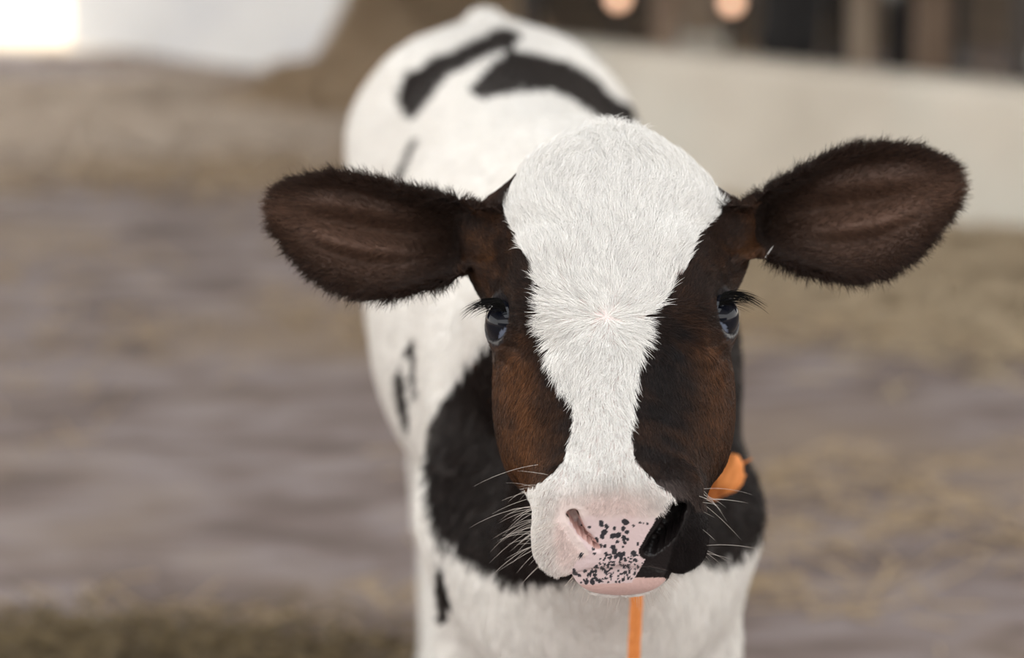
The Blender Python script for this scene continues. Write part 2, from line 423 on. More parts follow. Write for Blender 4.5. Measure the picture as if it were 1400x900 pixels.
# body in world space
def bz(px, py, D): return PX(px, py, D)
gl = -.0
CH = bz(815, 455, 2.40)     # chest centre
BA = np.array([.016, 2.68, .575]); RU = np.array([-.020, 3.00, .640])
def body_sdf(P):
    d = ell(P, BA, (.152, .34, .190))
    d = smin(d, ell(P, RU, (.128, .23, .158)), .10)
    d = smin(d, ell(P, (.052, 2.40, .580), (.112, .20, .185)), .08)              # rib cage front
    d = smin(d, rcone(P, (.045, 2.42, .700), (-.02, 3.02, .735), .058, .055), .08)  # spine
    d = smin(d, rcone(P, (-.024, 3.06, .765), (-.03, 3.20, .785), .030, .020), .05)  # tail head
    for s in (-1, 1):
        cx = .064
        d = smin(d, rcone(P, (cx+s*.052, 2.42, .68), (cx+s*(.074 if s < 0 else .066), 2.24, .51), .054, .054), .06)   # shoulder
        d = smin(d, rcone(P, (cx+s*.078, 2.23, .49), (cx+s*.078, 2.30, .36), .056, .044), .05)
        d = smin(d, rcone(P, (cx+s*.078, 2.30, .36), (cx+s*.075, 2.27, .21), .042, .028), .03)
        d = smin(d, rcone(P, (cx+s*.075, 2.27, .22), (cx+s*.075, 2.27, .19), .031, .029), .015)  # knee
        d = smin(d, rcone(P, (cx+s*.075, 2.275, .20), (cx+s*.075, 2.285, .085), .022, .019), .02)
        d = smin(d, ell(P, (cx+s*.075, 2.275, .080), (.024, .027, .025)), .02)                   # fetlock
        d = smin(d, rcone(P, (cx+s*.075, 2.27, .08), (cx+s*.075, 2.235, .035), .020, .024), .012)
        hx = -.022
        d = smin(d, rcone(P, (hx+s*.075, 3.02, .69), (hx+.02+s*.072, 2.93, .50), .072, .060), .07)   # thigh
        d = smin(d, ell(P, (hx+s*.060, 2.98, .755), (.035, .05, .028)), .05)                       # hip bone
        d = smin(d, rcone(P, (hx+.02+s*.070, 2.93, .50), (hx+s*.058, 3.08, .32), .055, .030), .05)
        d = smin(d, rcone(P, (hx+s*.058, 3.09, .325), (hx+s*.058, 3.06, .26), .030, .025), .02)  # hock
        d = smin(d, rcone(P, (hx+s*.058, 3.07, .28), (hx+s*.058, 3.03, .085), .024, .020), .02)
        d = smin(d, ell(P, (hx+s*.058, 3.03, .080), (.024, .027, .025)), .02)
        d = smin(d, rcone(P, (hx+s*.058, 3.02, .08), (hx+s*.058, 2.99, .035), .020, .024), .012)
    # tail
    tl = [(-.03,3.20,.785,.022), (-.034,3.245,.72,.018), (-.036,3.235,.60,.014), (-.036,3.22,.45,.011)]
    for a, b in zip(tl[:-1], tl[1:]): d = smin(d, rcone(P, a[:3], b[:3], a[3], b[3]), .02)
    # neck and brisket
    n0 = hw(0, -.050, -.110); n1 = np.array([.062, 2.30, .62])
    d = smin(d, rcone(P, n0, n1, .066, .112), .05)
    d = smin(d, rcone(P, hw(0, -.115, -.10), (.055, 2.42, .715), .046, .062), .05)               # crest
    d = smin(d, rcone(P, hw(0, -.01, -.130), (.064, 2.19, .455), .045, .078), .06)                # throat
    d = smin(d, ell(P, (.064, 2.20, .46), (.090, .085, .095)), .06)                              # brisket
    return d
HBC = hw(0, 0, -.06).astype(np.float32)
def calf_sdf(P):
    P = P.astype(np.float32)
    d = body_sdf(P)
    m = np.linalg.norm(P-HBC, axis=1) < .45
    if m.any():
        Q = P[m]; h = head_sdf(Q)
        for s in (-1, 1): h = smin(h, ear_sdf(Q, s), .016)
        k = d[m]; d[m] = np.where(h < k+.2, smin(k, h, .03), k)
    return d
def axis(segs):
    out = []
    for a, b, h in segs: out.append(np.arange(a, b-1e-6, h))
    out.append([segs[-1][1]]); return np.concatenate(out)
xs = axis([(-.215, -.17, .006), (-.17, .31, .0021), (.31, .33, .005)])
lo = hw(0, .19, -.1); 
zmin = float(hw(0, .17, -.12)[2]) - .01
ys = axis([(1.66, 1.97, .0021), (1.97, 2.12, .005), (2.12, 3.32, .008)])
zs = axis([(-.01, .12, .006), (.12, zmin, .009), (zmin, .96, .0021)])
print('grid', len(xs), len(ys), len(zs), 'zmin', zmin)
CV, CQ = surface_nets(calf_sdf, xs, ys, zs)
print('nets', CV.shape, CQ.shape, time.time()-T0)
# keep the largest connected surface and drop crumbs
par = np.arange(len(CV))
for _ in range(60):
    m = par[CQ].min(1); old = par.copy()
    for k in range(4): np.minimum.at(par, CQ[:, k], m)
    par = par[par]
    if (par == old).all(): break
ids, cn = np.unique(par, return_counts=True)
print('components', sorted(cn)[-5:])
keep = np.isin(par, ids[cn > 400]); mp_ = np.cumsum(keep)-1
CQ = mp_[CQ[keep[CQ].all(1)]]; CV = CV[keep]
me = fastmesh('body', CV, CQ, 4)
# finer faces on the nose pad so that its speckles are crisp
bm = bmesh.new(); bm.from_mesh(me)
co = np.array([v.co for v in bm.verts], np.float32); q = hl(co)
pxm = (np.abs(q[:, 0]) < .056) & (q[:, 1] > .095) & (q[:, 1] < .20) & (q[:, 2] > -.10)
for rep in range(1):
    bm.edges.ensure_lookup_table()
    ed = [e for e in bm.edges if pxm[e.verts[0].index] and pxm[e.verts[1].index]]
    bmesh.ops.subdivide_edges(bm, edges=ed, cuts=2, use_grid_fill=True)
bm.to_mesh(me); bm.free()
nv = len(me.vertices); co = np.zeros(nv*3, np.float32); me.vertices.foreach_get('co', co); co = co.reshape(-1, 3)
for it in range(2):
    d = calf_sdf(co); G = grad(calf_sdf, co); L = np.maximum((G**2).sum(1), .25)
    st = -(d/L)[:, None]*G; ln = np.linalg.norm(st, axis=1, keepdims=True); st *= np.minimum(1, .0015/np.maximum(ln, 1e-9))
    co = co + st
me.vertices.foreach_set('co', co.ravel()); me.update()
me.polygons.foreach_set('use_smooth', np.ones(len(me.polygons), bool))
print('calf mesh', nv, time.time()-T0)

# ------------------------------------------------------------------ coat markings
BLAZE = [(845,120),(770,165),(728,222),(705,245),(692,275),(694,303),(712,335),(730,362),(738,400),(741,440),(752,482),(770,522),(787,552),(784,590),(776,620),
         (757,645),(722,668),(600,700),(600,900),(862,900),(862,797),(884,762),(918,708),(929,703),(925,683),(900,662),(880,645),(866,620),(861,590),(868,550),
         (872,510),(878,470),(884,432),(912,402),(932,372),(940,342),(955,318),(983,300),(983,270),(968,240),(950,215),(930,165),(900,120)]
DARKMUZ = [(862,797),(884,762),(918,708),(929,703),(1000,690),(1000,770),(940,800),(905,800)]
PATCH = [
    [(583,640),(590,585),(610,540),(640,495),(672,460),(700,440),(1010,430),(1022,520),(1055,560),(1060,700),(1015,765),(1000,770),(960,765),(800,795),(690,798),(660,775),(600,745),(588,700)],
    [(562,162),(551,135),(556,108),(600,82),(650,58),(690,42),(709,50),(700,62),(655,80),(618,100),(590,130)],
    [(645,122),(668,98),(700,74),(735,80),(780,92),(815,112),(838,140),(868,150),(868,168),(835,160),(815,157),(790,140),(755,122),(715,118),(680,128),(660,132)],
    [(800,70),(815,74),(838,98),(828,92)],
    [(541,250),(546,228),(566,192),(574,190),(556,228),(550,252)],
    [(543,515),(549,500),(556,545),(558,590),(552,585),(546,550)],
    [(560,480),(565,465),(569,500),(568,545),(562,520)],
    [(597,770),(604,775),(616,820),(612,850),(601,852),(598,810)],
]
WHITE = np.array([.84,.82,.78]); BLACK = np.array([.008,.006,.006]); DBROWN = np.array([.020,.0105,.007]); RUST = np.array([.125,.050,.018])
PINK = np.array([.80,.52,.47]); EARIN = np.array([.085,.045,.029])
def gs(x, y, cx, cy, sx, sy): return np.exp(-((x-cx)/sx)**2 - ((y-cy)/sy)**2)
SPOTS = [(822,716,5),(829,720,4),(826,728,5),(823,734,4),(815,739,4.5),(815,747,3),(832,705,0.1),(855,714,5.5),(840,723,3),(852,723,4),(857,728,3.5),(866,719,2.5),
         (838,733,5),(845,732,5),(853,736,4.5),(854,742,3),(844,741,3),(838,748,4),(840,754,5),(821,747,3.5),(827,747,3),(811,751,2.5),(813,757,2.5),(852,748,2),
         (872,744,3),(867,756,4),(864,756,2.5),(796,719,3),(806,721,2.5),(829,758,3.5),(848,759,5),(853,757,3),(841,762,3),(834,763,2.5),(899,711,4),(901,722,4),(896,730,3.5),
         (795,758,3.2),(786,784,4),(785,780,3),(792,787,3),(800,781,3),(806,785,3),(816,775,3),(823,777,3),(828,782,3),(813,786,3),(875,715,2),(885,716,2),(884,735,2),(858,738,2.5),
         (880,716,1.5),(802,796,4),(810,796,4.5),(820,795,3)]
r3 = np.random.default_rng(3)
for k in range(210):
    y = r3.uniform(757, 797); hwid = 22 + (y-757)*.75; SPOTS.append((845 + r3.uniform(-1, 1)*hwid + (797-y)*.1, y, r3.uniform(1.1, 2.2)))
SPOTS = np.array(SPOTS)
def paint(P, Nn):
    """colour, hairlessness of points P with normals Nn"""
    P = np.asarray(P, np.float64); px, py, D = project(P)
    q = hl(P.astype(np.float32)).astype(float)
    u, v, w_ = q[:, 0], q[:, 1], q[:, 2]
    j = vnoise(P, 260, 1)*2.2 + vnoise(P, 90, 2)*2.5; j2 = vnoise(P, 260, 5)*2.2 + vnoise(P, 90, 6)*2.0
    jb = vnoise(P, 60, 11)*3; 
    n = len(P); C = np.tile(WHITE, (n, 1)); bare = np.zeros(n)
    ea = {s: ear_local(P.astype(np.float32), s) for s in (-1, 1)}
    earm = np.zeros(n, bool)
    for s in (-1, 1):
        a, qb, cc, hb, am = ea[s]
        earm |= (a > .012) & (np.abs(qb) < 1.25) & (np.abs(cc) < .08) & (np.linalg.norm(P-O, axis=1) < .36)
    head = (D < 1.99) & (w_ > -.155) & (v > -.20) & (np.abs(u) < .12)
    head |= earm
    # body patches on camera-facing skin
    facing = (Nn@FWD) < .35
    for pl in PATCH:
        e_ = 4.5 if (pl is PATCH[1] or pl is PATCH[2]) else (0 if pl is PATCH[0] else 1.2)
        m = np.zeros(n, bool)
        for ox, oy in ((0, 0), (e_, 0), (-e_, 0), (0, e_), (0, -e_)): m |= in_poly(px+jb+ox, py+jb*.8+oy, pl)
        i_ = [k for k, pp in enumerate(PATCH) if pp is pl][0]
        lim = D < 2.52 if i_ == 0 else (P[:, 2] > .62 if i_ < 5 else (P[:, 2] > .36) & (D < 2.9))
        m &= facing & ~head & lim
        C[m] = DBROWN*.40 + BLACK*.30
    # the off side carries one more patch of the same coat
    off = (Nn@FWD > .2) & (np.linalg.norm((P-np.array([.19,2.85,.62]))/np.array([.14,.2,.13]), axis=1) < 1)
    C[off & ~head] = BLACK
    # head
    hc = np.tile(DBROWN, (n, 1))
    x, y = px, py
    br = .80*gs(x,y,716,605,34,90) + .55*gs(x,y,700,510,30,40) + .25*gs(x,y,662,350,22,60) + .40*gs(x,y,985,540,26,80) + .22*gs(x,y,955,600,32,55) + .35*gs(x,y,1022,340,18,60) + .25*gs(x,y,965,480,30,20)
    br = np.clip(br + .12*vnoise(P, 120, 9), 0, 1)[:, None]
    bk = np.clip(.9*gs(x,y,760,480,40,90) + .9*gs(x,y,900,560,42,130) + .8*gs(x,y,935,470,25,30), 0, 1)[:, None]
    hc = hc*(1-bk) + BLACK*bk; hc = hc*(1-br) + RUST*br
    blz = in_poly(px+j, py+j2, BLAZE) | (v < -.13) & (np.abs(u) < .045)
    blz &= ~((w_ < -.085) & (v < .06) & (v > -.12))
    blz &= ~((v < -.09) & ((Nn@FWD) > -.22) & (u < .02) & (u > -.075)) & ~((v < -.09) & ((Nn@FWD) > .05))
    hc[blz] = WHITE
    under = (w_ < -.088-.045*np.clip((.11-v)/.04, 0, 1)) & (v > .02); hc[under] = WHITE
    muz = (v > .085) & (w_ > -.1)
    dk = in_poly(px+j*.5, py+j2*.5, DARKMUZ) & muz; hc[dk] = BLACK*1.3
    pw = np.clip(1.0*gs(x,y,838,700,62,34) + 1.0*gs(x,y,800,745,36,36) + gs(x,y,850,765,46,34) + .7*gs(x,y,772,735,14,50), 0, 1)*(~dk)*(py > 655)*muz*((u < .04) | (py < 712))
    pw = np.clip(pw*1.15, 0, 1)*.85
    hc = hc*(1-pw[:, None]) + (PINK*.35+WHITE*.65*np.array([1,.93,.93]))*pw[:, None]
    lip = muz & (w_ < -.056) & (w_ > -.099) & (np.abs(u-.0) < .034) & (py > 790) & (py < 814-12*(u/.03)**2) & (v > .12)
    hc[lip] = PINK*.8+WHITE*.12
    padm = in_poly(px, py, [(776,714),(800,704),(840,700),(880,702),(912,708),(884,762),(864,797),(790,800),(775,790),(790,765),(806,758),(792,735)]) & muz
    dkp = in_poly(px, py, [(862,797),(884,762),(918,708),(926,712),(915,760),(905,797)]) & muz
    bare[padm | lip | dkp] = 1
    pf = np.clip((py-700+3*vnoise(P, 300, 15))/16, 0, 1)[:, None]*padm[:, None]
    hc = hc*(1-pf) + (PINK*.22+np.array([.77,.66,.67])*.78)*pf
    bare[padm & (py < 704+5*vnoise(P, 500, 16))] = 0
    m = muz & (~dk)
    if m.any():
        dx = px[m][:, None]-SPOTS[None, :, 0]; dy = py[m][:, None]-SPOTS[None, :, 1]
        wob = 1+.14*np.sin(np.arctan2(dy, dx)*2+SPOTS[None, :, 0])
        sp_ = ((dx**2+dy**2) < (SPOTS[None, :, 2]*.84*wob)**2).any(1)
        i = np.nonzero(m)[0][sp_]; hc[i] = np.array([.035,.035,.042])
    pl_ = (v-.117)*.865+(w_+.005)*.5
    for s in (-1, 1):                                             # nostril lining
        A_, B_, C_ = NOS[s][0], NOS[s][3], NOS[s][6]
        kk = .0085 if s < 0 else .010; dn = np.minimum(rcone(q.astype(np.float32), A_-PN*.007, B_-PN*.007, kk, kk), rcone(q.astype(np.float32), B_-PN*.007, C_-PN*.006, kk, kk*.85))
        ins = (dn < 0) & (np.minimum(rcone(q.astype(np.float32), A_-PN*.006, B_-PN*.006, .0055, .0055), rcone(q.astype(np.float32), B_-PN*.006, C_-PN*.006, .0055, .005)) < 0)
        bare[dn < (.003 if s < 0 else 0.0)] = 1
        if s > 0: hc[(dn < .001) & (u > .010)] = BLACK; hc[(dn < .004) & (pl_ < -.003)] = BLACK
        else: hc[ins] = PINK*.85; t = ins & (np.linalg.norm(q-A_, axis=1) < .0060); hc[t] = np.array([.05,.04,.025])
    for s in (-1, 1):                                             # lid rims
        c = EYES[s][0]; L = np.linalg.norm(q-c, axis=1); r_ = (q-c)/L[:, None]
        G = r_@EYES[s][1]; e = np.sqrt((r_@EYES[s][2]/.80)**2 + (r_@EYES[s][3]/.80)**2)
        rim = (L < .0215) & (e < 1.10) & (G > 0); hc[rim] = (.012,.011,.013)
        bare[(L < .0215) & (e < 1.16) & (G > 0)] = 1
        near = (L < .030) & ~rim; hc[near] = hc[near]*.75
    C[head] = hc[head]
    for s in (-1, 1):
        a, qb, cc, hb, am = ea[s]
        m = earm & (a > .010) & (np.abs(a) < .2)
        cup = np.clip((a-.02)/.05, 0, 1)*np.clip(1.25-np.abs(qb)*1.2, 0, 1)
        col = DBROWN*.85*(1-cup[:, None]) + EARIN*cup[:, None]
        C[m & (a > .01)] = col[m & (a > .01)]
    tuft = head & (in_poly(px+j, py+j2, [(1032,362),(1046,352),(1056,372),(1048,395),(1030,398)]))
    C[tuft] = WHITE*.9
    return C, bare, head, earm, blz, dk, (px, py, D, u, v, w_)
me.calc_loop_triangles()
nrm = np.zeros(nv*3, np.float32); me.vertex_normals.foreach_get('vector', nrm); nrm = nrm.reshape(-1, 3)
PC = paint(co, nrm)
vcol = np.ones((nv, 4), np.float32); vcol[:, :3] = PC[0]
wsk = (PC[0].min(1) > .75) & (PC[1] < .5) & PC[2]; vcol[wsk, :3] = (.66, .55, .52)
hairy_dark = (PC[0].mean(1) < .3) & (PC[1] < .5)
at = me.color_attributes.new('col', 'FLOAT_COLOR', 'POINT'); at.data.foreach_set('color', vcol.ravel())
wt = me.attributes.new('wet', 'FLOAT', 'POINT'); wt.data.foreach_set('value', PC[1].astype(np.float32))
m_skin = attr_mat('calf_skin', rough=.6, spec=.28)
t = m_skin.node_tree; b = t.nodes['Principled BSDF']; a = t.nodes.new('ShaderNodeAttribute'); a.attribute_name = 'wet'
mr = t.nodes.new('ShaderNodeMapRange'); t.links.new(a.outputs['Fac'], mr.inputs[0]); mr.inputs[3].default_value = .7; mr.inputs[4].default_value = .36
t.links.new(mr.outputs[0], b.inputs['Roughness'])
vo = t.nodes.new('ShaderNodeTexVoronoi'); vo.inputs['Scale'].default_value = 420; tcx = t.nodes.new('ShaderNodeTexCoord'); t.links.new(tcx.outputs['Object'], vo.inputs['Vector'])
bp = t.nodes.new('ShaderNodeBump'); bp.inputs['Distance'].default_value = .0006; bp.inputs['Strength'].default_value = .5
t.links.new(vo.outputs['Distance'], bp.inputs['Height']); t.links.new(bp.outputs[0], b.inputs['Normal'])

calf = tag(empty('calf', (.03, 2.6, 0)), 'black and white calf facing the camera with wide brown ears', 'calf')
body = link('body', me, m_skin, calf)
print('painted', time.time()-T0)

# ------------------------------------------------------------------ coat
tris = np.zeros(len(me.loop_triangles)*3, np.int32); me.loop_triangles.foreach_get('vertices', tris); tris = tris.reshape(-1, 3)
tc_ = co[tris]; area = .5*np.linalg.norm(np.cross(tc_[:, 1]-tc_[:, 0], tc_[:, 2]-tc_[:, 0]), axis=1)
headv = PC[2]; earv = PC[3]; barev = PC[1] > .5
th_, te_, tb_ = headv[tris].all(1), earv[tris].all(1), barev[tris].any(1)
def sample(prob, n):
    p = prob*area; p /= p.sum(); i = rng.choice(len(tris), n, p=p)
    r1 = np.sqrt(rng.random(n)); r2 = rng.random(n); w3 = np.stack([1-r1, r1*(1-r2), r1*r2], 1)
    P = (tc_[i]*w3[:, :, None]).sum(1); N = (nrm[tris[i]]*w3[:, :, None]).sum(1); N /= np.linalg.norm(N, axis=1, keepdims=True)
    return P, N
def strands(P, N, Dv, Ln, lift, K=5, curl=.0):
    Dv = Dv - N*(Dv*N).sum(1, keepdims=True); Dv /= np.maximum(np.linalg.norm(Dv, axis=1, keepdims=True), 1e-6)
    s = np.linspace(0, 1, K)[None, :, None]; Ln = Ln[:, None, None]
    lf = np.broadcast_to(lift, (len(P),))[:, None, None]
    side = np.cross(N, Dv)[:, None, :]*(rng.normal(size=(len(P), 1, 1))*curl)
    return P[:, None, :] + Ln*(Dv[:, None, :]*s*np.sqrt(1-np.minimum(lf, .9)**2) + N[:, None, :]*lf*(1.6*s - .9*s*s) + side*s*s)
def head_flow(P, N, q):
    u, v, w_ = q[:, 0], q[:, 1], q[:, 2]
    du, dv = u+.0055, v-.002
    r = np.sqrt(du**2+dv**2)
    near = np.exp(-(r/.035)**2)
    fu = near*du/np.maximum(r, 1e-4) + (1-near)*np.where(dv < 0, du*7.0, du*2.0)
    fv = near*dv/np.maximum(r, 1e-4) + (1-near)*np.where(dv < 0, -1.0, 1.0)
    # sideways line at the level of the whorl splits up and down
    k = np.clip(dv/.02, -1, 1); fv = np.where(r > .03, fv*np.abs(k), fv); fu = fu + (1-np.abs(k))*np.sign(du)*.8*(r > .02)
    fw = -.6*np.clip(np.abs(u)/.05, 0, 1)
    cr = np.clip((-.085-v)/.03, 0, 1)                       # crown: locks lean to the middle ridge and forwards
    fu = fu*(1-cr) + cr*(-(u-.006)*18 + .3*np.sin(v*300)); fw = fw*(1-cr) + cr*.25
    fu = fu + .25*vnoise(P, 70, 21) + cr*.4*vnoise(P, 55, 24); fv = fv + .15*vnoise(P, 70, 22); fu = fu + .30*vnoise(P, 300, 25) + cr*.5*vnoise(P, 160, 26)
    mz = np.clip((v-.10)/.03, 0, 1); fu = fu + mz*np.sign(u)*.5; fv = fv*(1-.3*mz); fw = fw - mz*.5
    return fu[:, None]*HU + fv[:, None]*HV + fw[:, None]*HW
m_fur = attr_mat('coat_hair', rough=.42, spec=.16); m_lash = attr_mat('lash_hair', rough=.8, spec=.1)
def tint(C, amt=.12):
    return np.clip(C*(1+rng.normal(size=(len(C), 1))*amt), 0, .95)
def coat(name, prob, n, kind, label=None):
    P, N = sample(prob, n)
    pc = paint(P, N); C = pc[0]; ok = pc[1] < .5
    P, N, C = P[ok], N[ok], C[ok]; px, py, D, u, v, w_ = [a[ok] for a in pc[6]]; n = len(P)
    q = np.stack([u, v, w_], 1); white = C.mean(1) > .3
    if kind in ('head', 'tuft'):
        F = head_flow(P, N, q) + rng.normal(size=(n, 3))*.16
        Ln = .0105 + .004*np.clip((-v-.09)/.05, 0, 1)
        r = np.sqrt((u+.0055)**2+v**2); Ln = Ln*(.75+.25*np.clip(r/.02, 0, 1))
        Ln = np.where(white, Ln, Ln*.62); Ln = Ln*(1-.5*np.clip((v-.03)/.09, 0, 1))
        pk = white & (C[:, 1] < .77) & (v > .09); Ln = np.where(pk, Ln*.5, Ln)
        for s in (-1, 1):
            L = np.linalg.norm(q-EYES[s][0], axis=1); Ln = np.where(L < .034, Ln*.5, Ln)
        Ln *= rng.uniform(.65, 1.25, n); cr_ = np.clip((-.06-v)/.06, 0, 1); lift = np.where(white, .24, .15) + rng.uniform(0, .12, n) + cr_*.22*rng.random(n)*white; Ln = Ln*(1+.12*cr_)
        if kind == 'tuft': Ln = Ln*1.3; lift = lift+.25*rng.random(n); F = F + rng.normal(size=(n, 3))*.3 - HV*.6 + HU*.4
        S = strands(P, N, F, Ln, lift, 5, .12); R = np.array([1, 1, .85, .55, .12])*.000135
    elif kind == 'ear':
        F = np.zeros((n, 3)); edge = np.zeros(n)
        for s in (-1, 1):
            a, qb, cc, hb, am = ear_local(P.astype(np.float32), s); b0, A, B, Cn, *_ = EARS[s]
            m = (np.sign(px-840) == s)
            tipn = np.clip((a-.08)/.06, 0, 1)
            f = A[None]*(.7+tipn[:, None]) + B[None]*(np.sign(qb)*np.abs(qb)**1.5)[:, None]*1.2
            F[m] = f[m]; edge[m] = np.maximum(np.clip((np.abs(qb)-.7)/.3, 0, 1), np.clip((a-am+.022)/.02, 0, 1))[m]
        F += rng.normal(size=(n, 3))*.22
        Ln = (.0040 + .0080*edge)*rng.uniform(.6, 1.3, n); lift = .2 + .2*rng.random(n)
        S = strands(P, N, F, Ln, lift, 5, .15); R = np.array([1, 1, .85, .5, .1])*.00013
    else:
        F = np.tile(np.array([-.05, .8, -.45]), (n, 1)) + rng.normal(size=(n, 3))*.12
        near = D < 2.3; F[near] = np.array([0, .35, -.9]) + rng.normal(size=(near.sum(), 3))*.15
        Ln = .014*rng.uniform(.7, 1.2, n); S = strands(P, N, F, Ln, .16+rng.uniform(0, .1, n), 4, .1)
        R = np.array([1, 1, .7, .15])*.00030
    if kind in ('head', 'tuft'): C = C*(1 - .13*np.clip(vnoise(P, 420, 51)+.3*vnoise(P, 150, 52), 0, 1)*white)[:, None]
    C = np.clip(C*(1+rng.normal(size=(len(C), 1))*np.where(C.mean(1) > .3, .08, .38)[:, None]), .003, .95)
    o = hair_obj(name, S, R, C, m_fur, calf); tag(o, kind='stuff')
    if label: o['label'] = label
    return o
vis = (nrm@FWD < .45)
tvis = vis[tris].any(1)*1.0 + .15
inner = np.zeros(len(tris)); ctr_ = tc_.mean(1)
for s in (-1, 1):
    a, qb, cc, hb, am = ear_local(ctr_, s)
    ss_ = lambda x_: np.clip(x_, 0, 1)**2*(3-2*np.clip(x_, 0, 1))
    inner += ss_((a-.025)/.03)*ss_((am-.008-a)/.035)*ss_((.98-np.abs(qb))/.45)*((np.abs(cc) < .08) & te_ & ((nrm[tris].mean(1)@FWD) < 0))
coat('head_fur', (th_ & ~te_ & ~tb_)*tvis, int(230000*FURQ), 'head')
tc_loc = hl(tc_.mean(1).astype(np.float32)); tf = np.exp(-((tc_loc[:, 0]-.004)/.012)**2 - ((tc_loc[:, 1]+.145)/.018)**2)
coat('forelock', (th_ & ~te_)*tf, int(1600*FURQ)+10, 'tuft')
coat('ear_fur', (te_)*(tvis*.5+.5)*(1-.80*inner), int(85000*FURQ), 'ear')
coat('body_fur', (~th_ & ~te_)*(tvis+.15), int(130000*FURQ), 'body')
print('fur', time.time()-T0)

# ------------------------------------------------------------------ eyes
m_eye = mat('eye_dark', (.006,.007,.012), .06, Coat_Weight=1.0, Coat_Roughness=.02)
m_eye = attr_mat('eyeball', rough=.04, spec=.26, coat=0.0); m_eye.node_tree.nodes['Principled BSDF'].inputs['Coat Roughness'].default_value = .02
for s in (-1, 1):
    c, g, e1, e2 = EYES[s]
    me_ = bpy.data.meshes.new('eyeball'); bm = bmesh.new(); bmesh.ops.create_uvsphere(bm, u_segments=64, v_segments=48, radius=1.0)
    vv = np.array([v.co for v in bm.verts])
    R3 = np.stack([HU*e1[0]+HV*e1[1]+HW*e1[2], HU*e2[0]+HV*e2[1]+HW*e2[2], HU*g[0]+HV*g[1]+HW*g[2]], 1)
    rr = EYE_R*(1+.05*np.exp(-((np.arccos(np.clip(vv[:, 2], -1, 1)))/.45)**2))
    cc = np.zeros((len(vv), 4), np.float32); cc[:] = (.13,.15,.20,1)
    an = np.arccos(np.clip(vv[:, 2], -1, 1))
    cc[(an < 1.45) & (vv[:, 0] < .70)] = (.004,.005,.009,1)
    pup = (vv[:, 0]/.42)**2 + (vv[:, 1]/.24)**2 < 1
    cc[pup & (vv[:, 2] > 0)] = (.002,.003,.008,1)
    W = (vv*rr[:, None])@R3.T
    for v_, p in zip(bm.verts, W): v_.co = p
    bm.to_mesh(me_); bm.free()
    a = me_.color_attributes.new('col', 'FLOAT_COLOR', 'POINT'); a.data.foreach_set('color', cc.ravel())
    me_.polygons.foreach_set('use_smooth', [True]*len(me_.polygons))
    cw = hw(*c); o = link('eye', me_, m_eye, calf, loc=Vector(cw)-Vector(calf.location))
    # lashes along the upper lid
    S = []; 
    for k in range(75):
        th = rng.uniform(-.3, 1.0)                            # 1 = ear end of the fissure
        e2s = e2 if (e2@np.array([-s*.6, 0, .8])) > 0 else -e2   # towards the forehead side
        ang = th*1.1
        dirr = g*.62 - e1*math.sin(ang)*.80 + e2s*math.cos(ang)*.60; dirr /= np.linalg.norm(dirr)
        root = c + dirr*(EYE_R+.0020)
        out = np.array([s*1.0, .10, .10]) + rng.normal(size=3)*.10 + np.array([0, -.25*(1-th), .2*(1-th)])
        out /= np.linalg.norm(out); L = rng.uniform(.014, .027)
        pts = [root + out*L*t_ + np.array([s*.0, .40, -.05])*L*t_*t_ for t_ in np.linspace(0, 1, 6)]
        S.append([hw(*p_) for p_ in pts])
    S = np.array(S); hair_obj('eyelashes', S, np.array([1,1,.9,.7,.45,.1])*.00022, np.tile([.004,.0035,.003], (len(S), 1)), m_lash, calf)
# whiskers
S = []
for k in range(78):
    s = -1 if k < 60 else 1
    q0 = np.array([s*.0, rng.uniform(.115, .15), 0]); t_ = rng.uniform(-.065, -.015)
    u0 = s*rng.uniform(.036, .050); p0_ = np.array([u0, q0[1]-.01, t_])
    if k % 9 == 0: p0_[1] -= .02; p0_[2] += .01
    P1 = hw(*p0_)[None].astype(np.float32)
    for it in range(8):
        d_ = head_sdf(P1); g_ = grad(head_sdf, P1); P1 = P1 - (d_[:, None]*g_/np.maximum((g_**2).sum(1), .3)[:, None]).clip(-.01, .01)
    n_ = g_[0]/np.linalg.norm(g_[0]); L = rng.uniform(.010, .030) if k % 7 else .042
    dr_ = n_*.5 + HU*s*.9 + HV*rng.uniform(-.25, .45) + rng.normal(size=3)*.12; dr_ /= np.linalg.norm(dr_)
    bend = (HV*.35 - HW*.1)*rng.uniform(.2, 1.2)
    S.append([P1[0] + dr_*L*t + bend*L*t*t for t in np.linspace(0, 1, 8)])
for k in range(60):
    u0 = rng.uniform(-.035, .045); P1 = hw(u0, .14, -.10)[None].astype(np.float32)
    for it in range(8):
        d_ = head_sdf(P1); g_ = grad(head_sdf, P1); P1 = P1 - (d_[:, None]*g_/np.maximum((g_**2).sum(1), .3)[:, None]).clip(-.01, .01)
    dr_ = g_[0] + HV*.6 + HU*u0*8 + rng.normal(size=3)*.25; dr_ /= np.linalg.norm(dr_); L = rng.uniform(.006, .015)
    S.append([P1[0] + dr_*L*t for t in np.linspace(0, 1, 8)])
S = np.array(S); hair_obj('whiskers', S, np.array([1,1,1,.9,.8,.65,.45,.1])*.000095, np.tile([.62,.56,.50], (len(S), 1)), m_fur, calf)
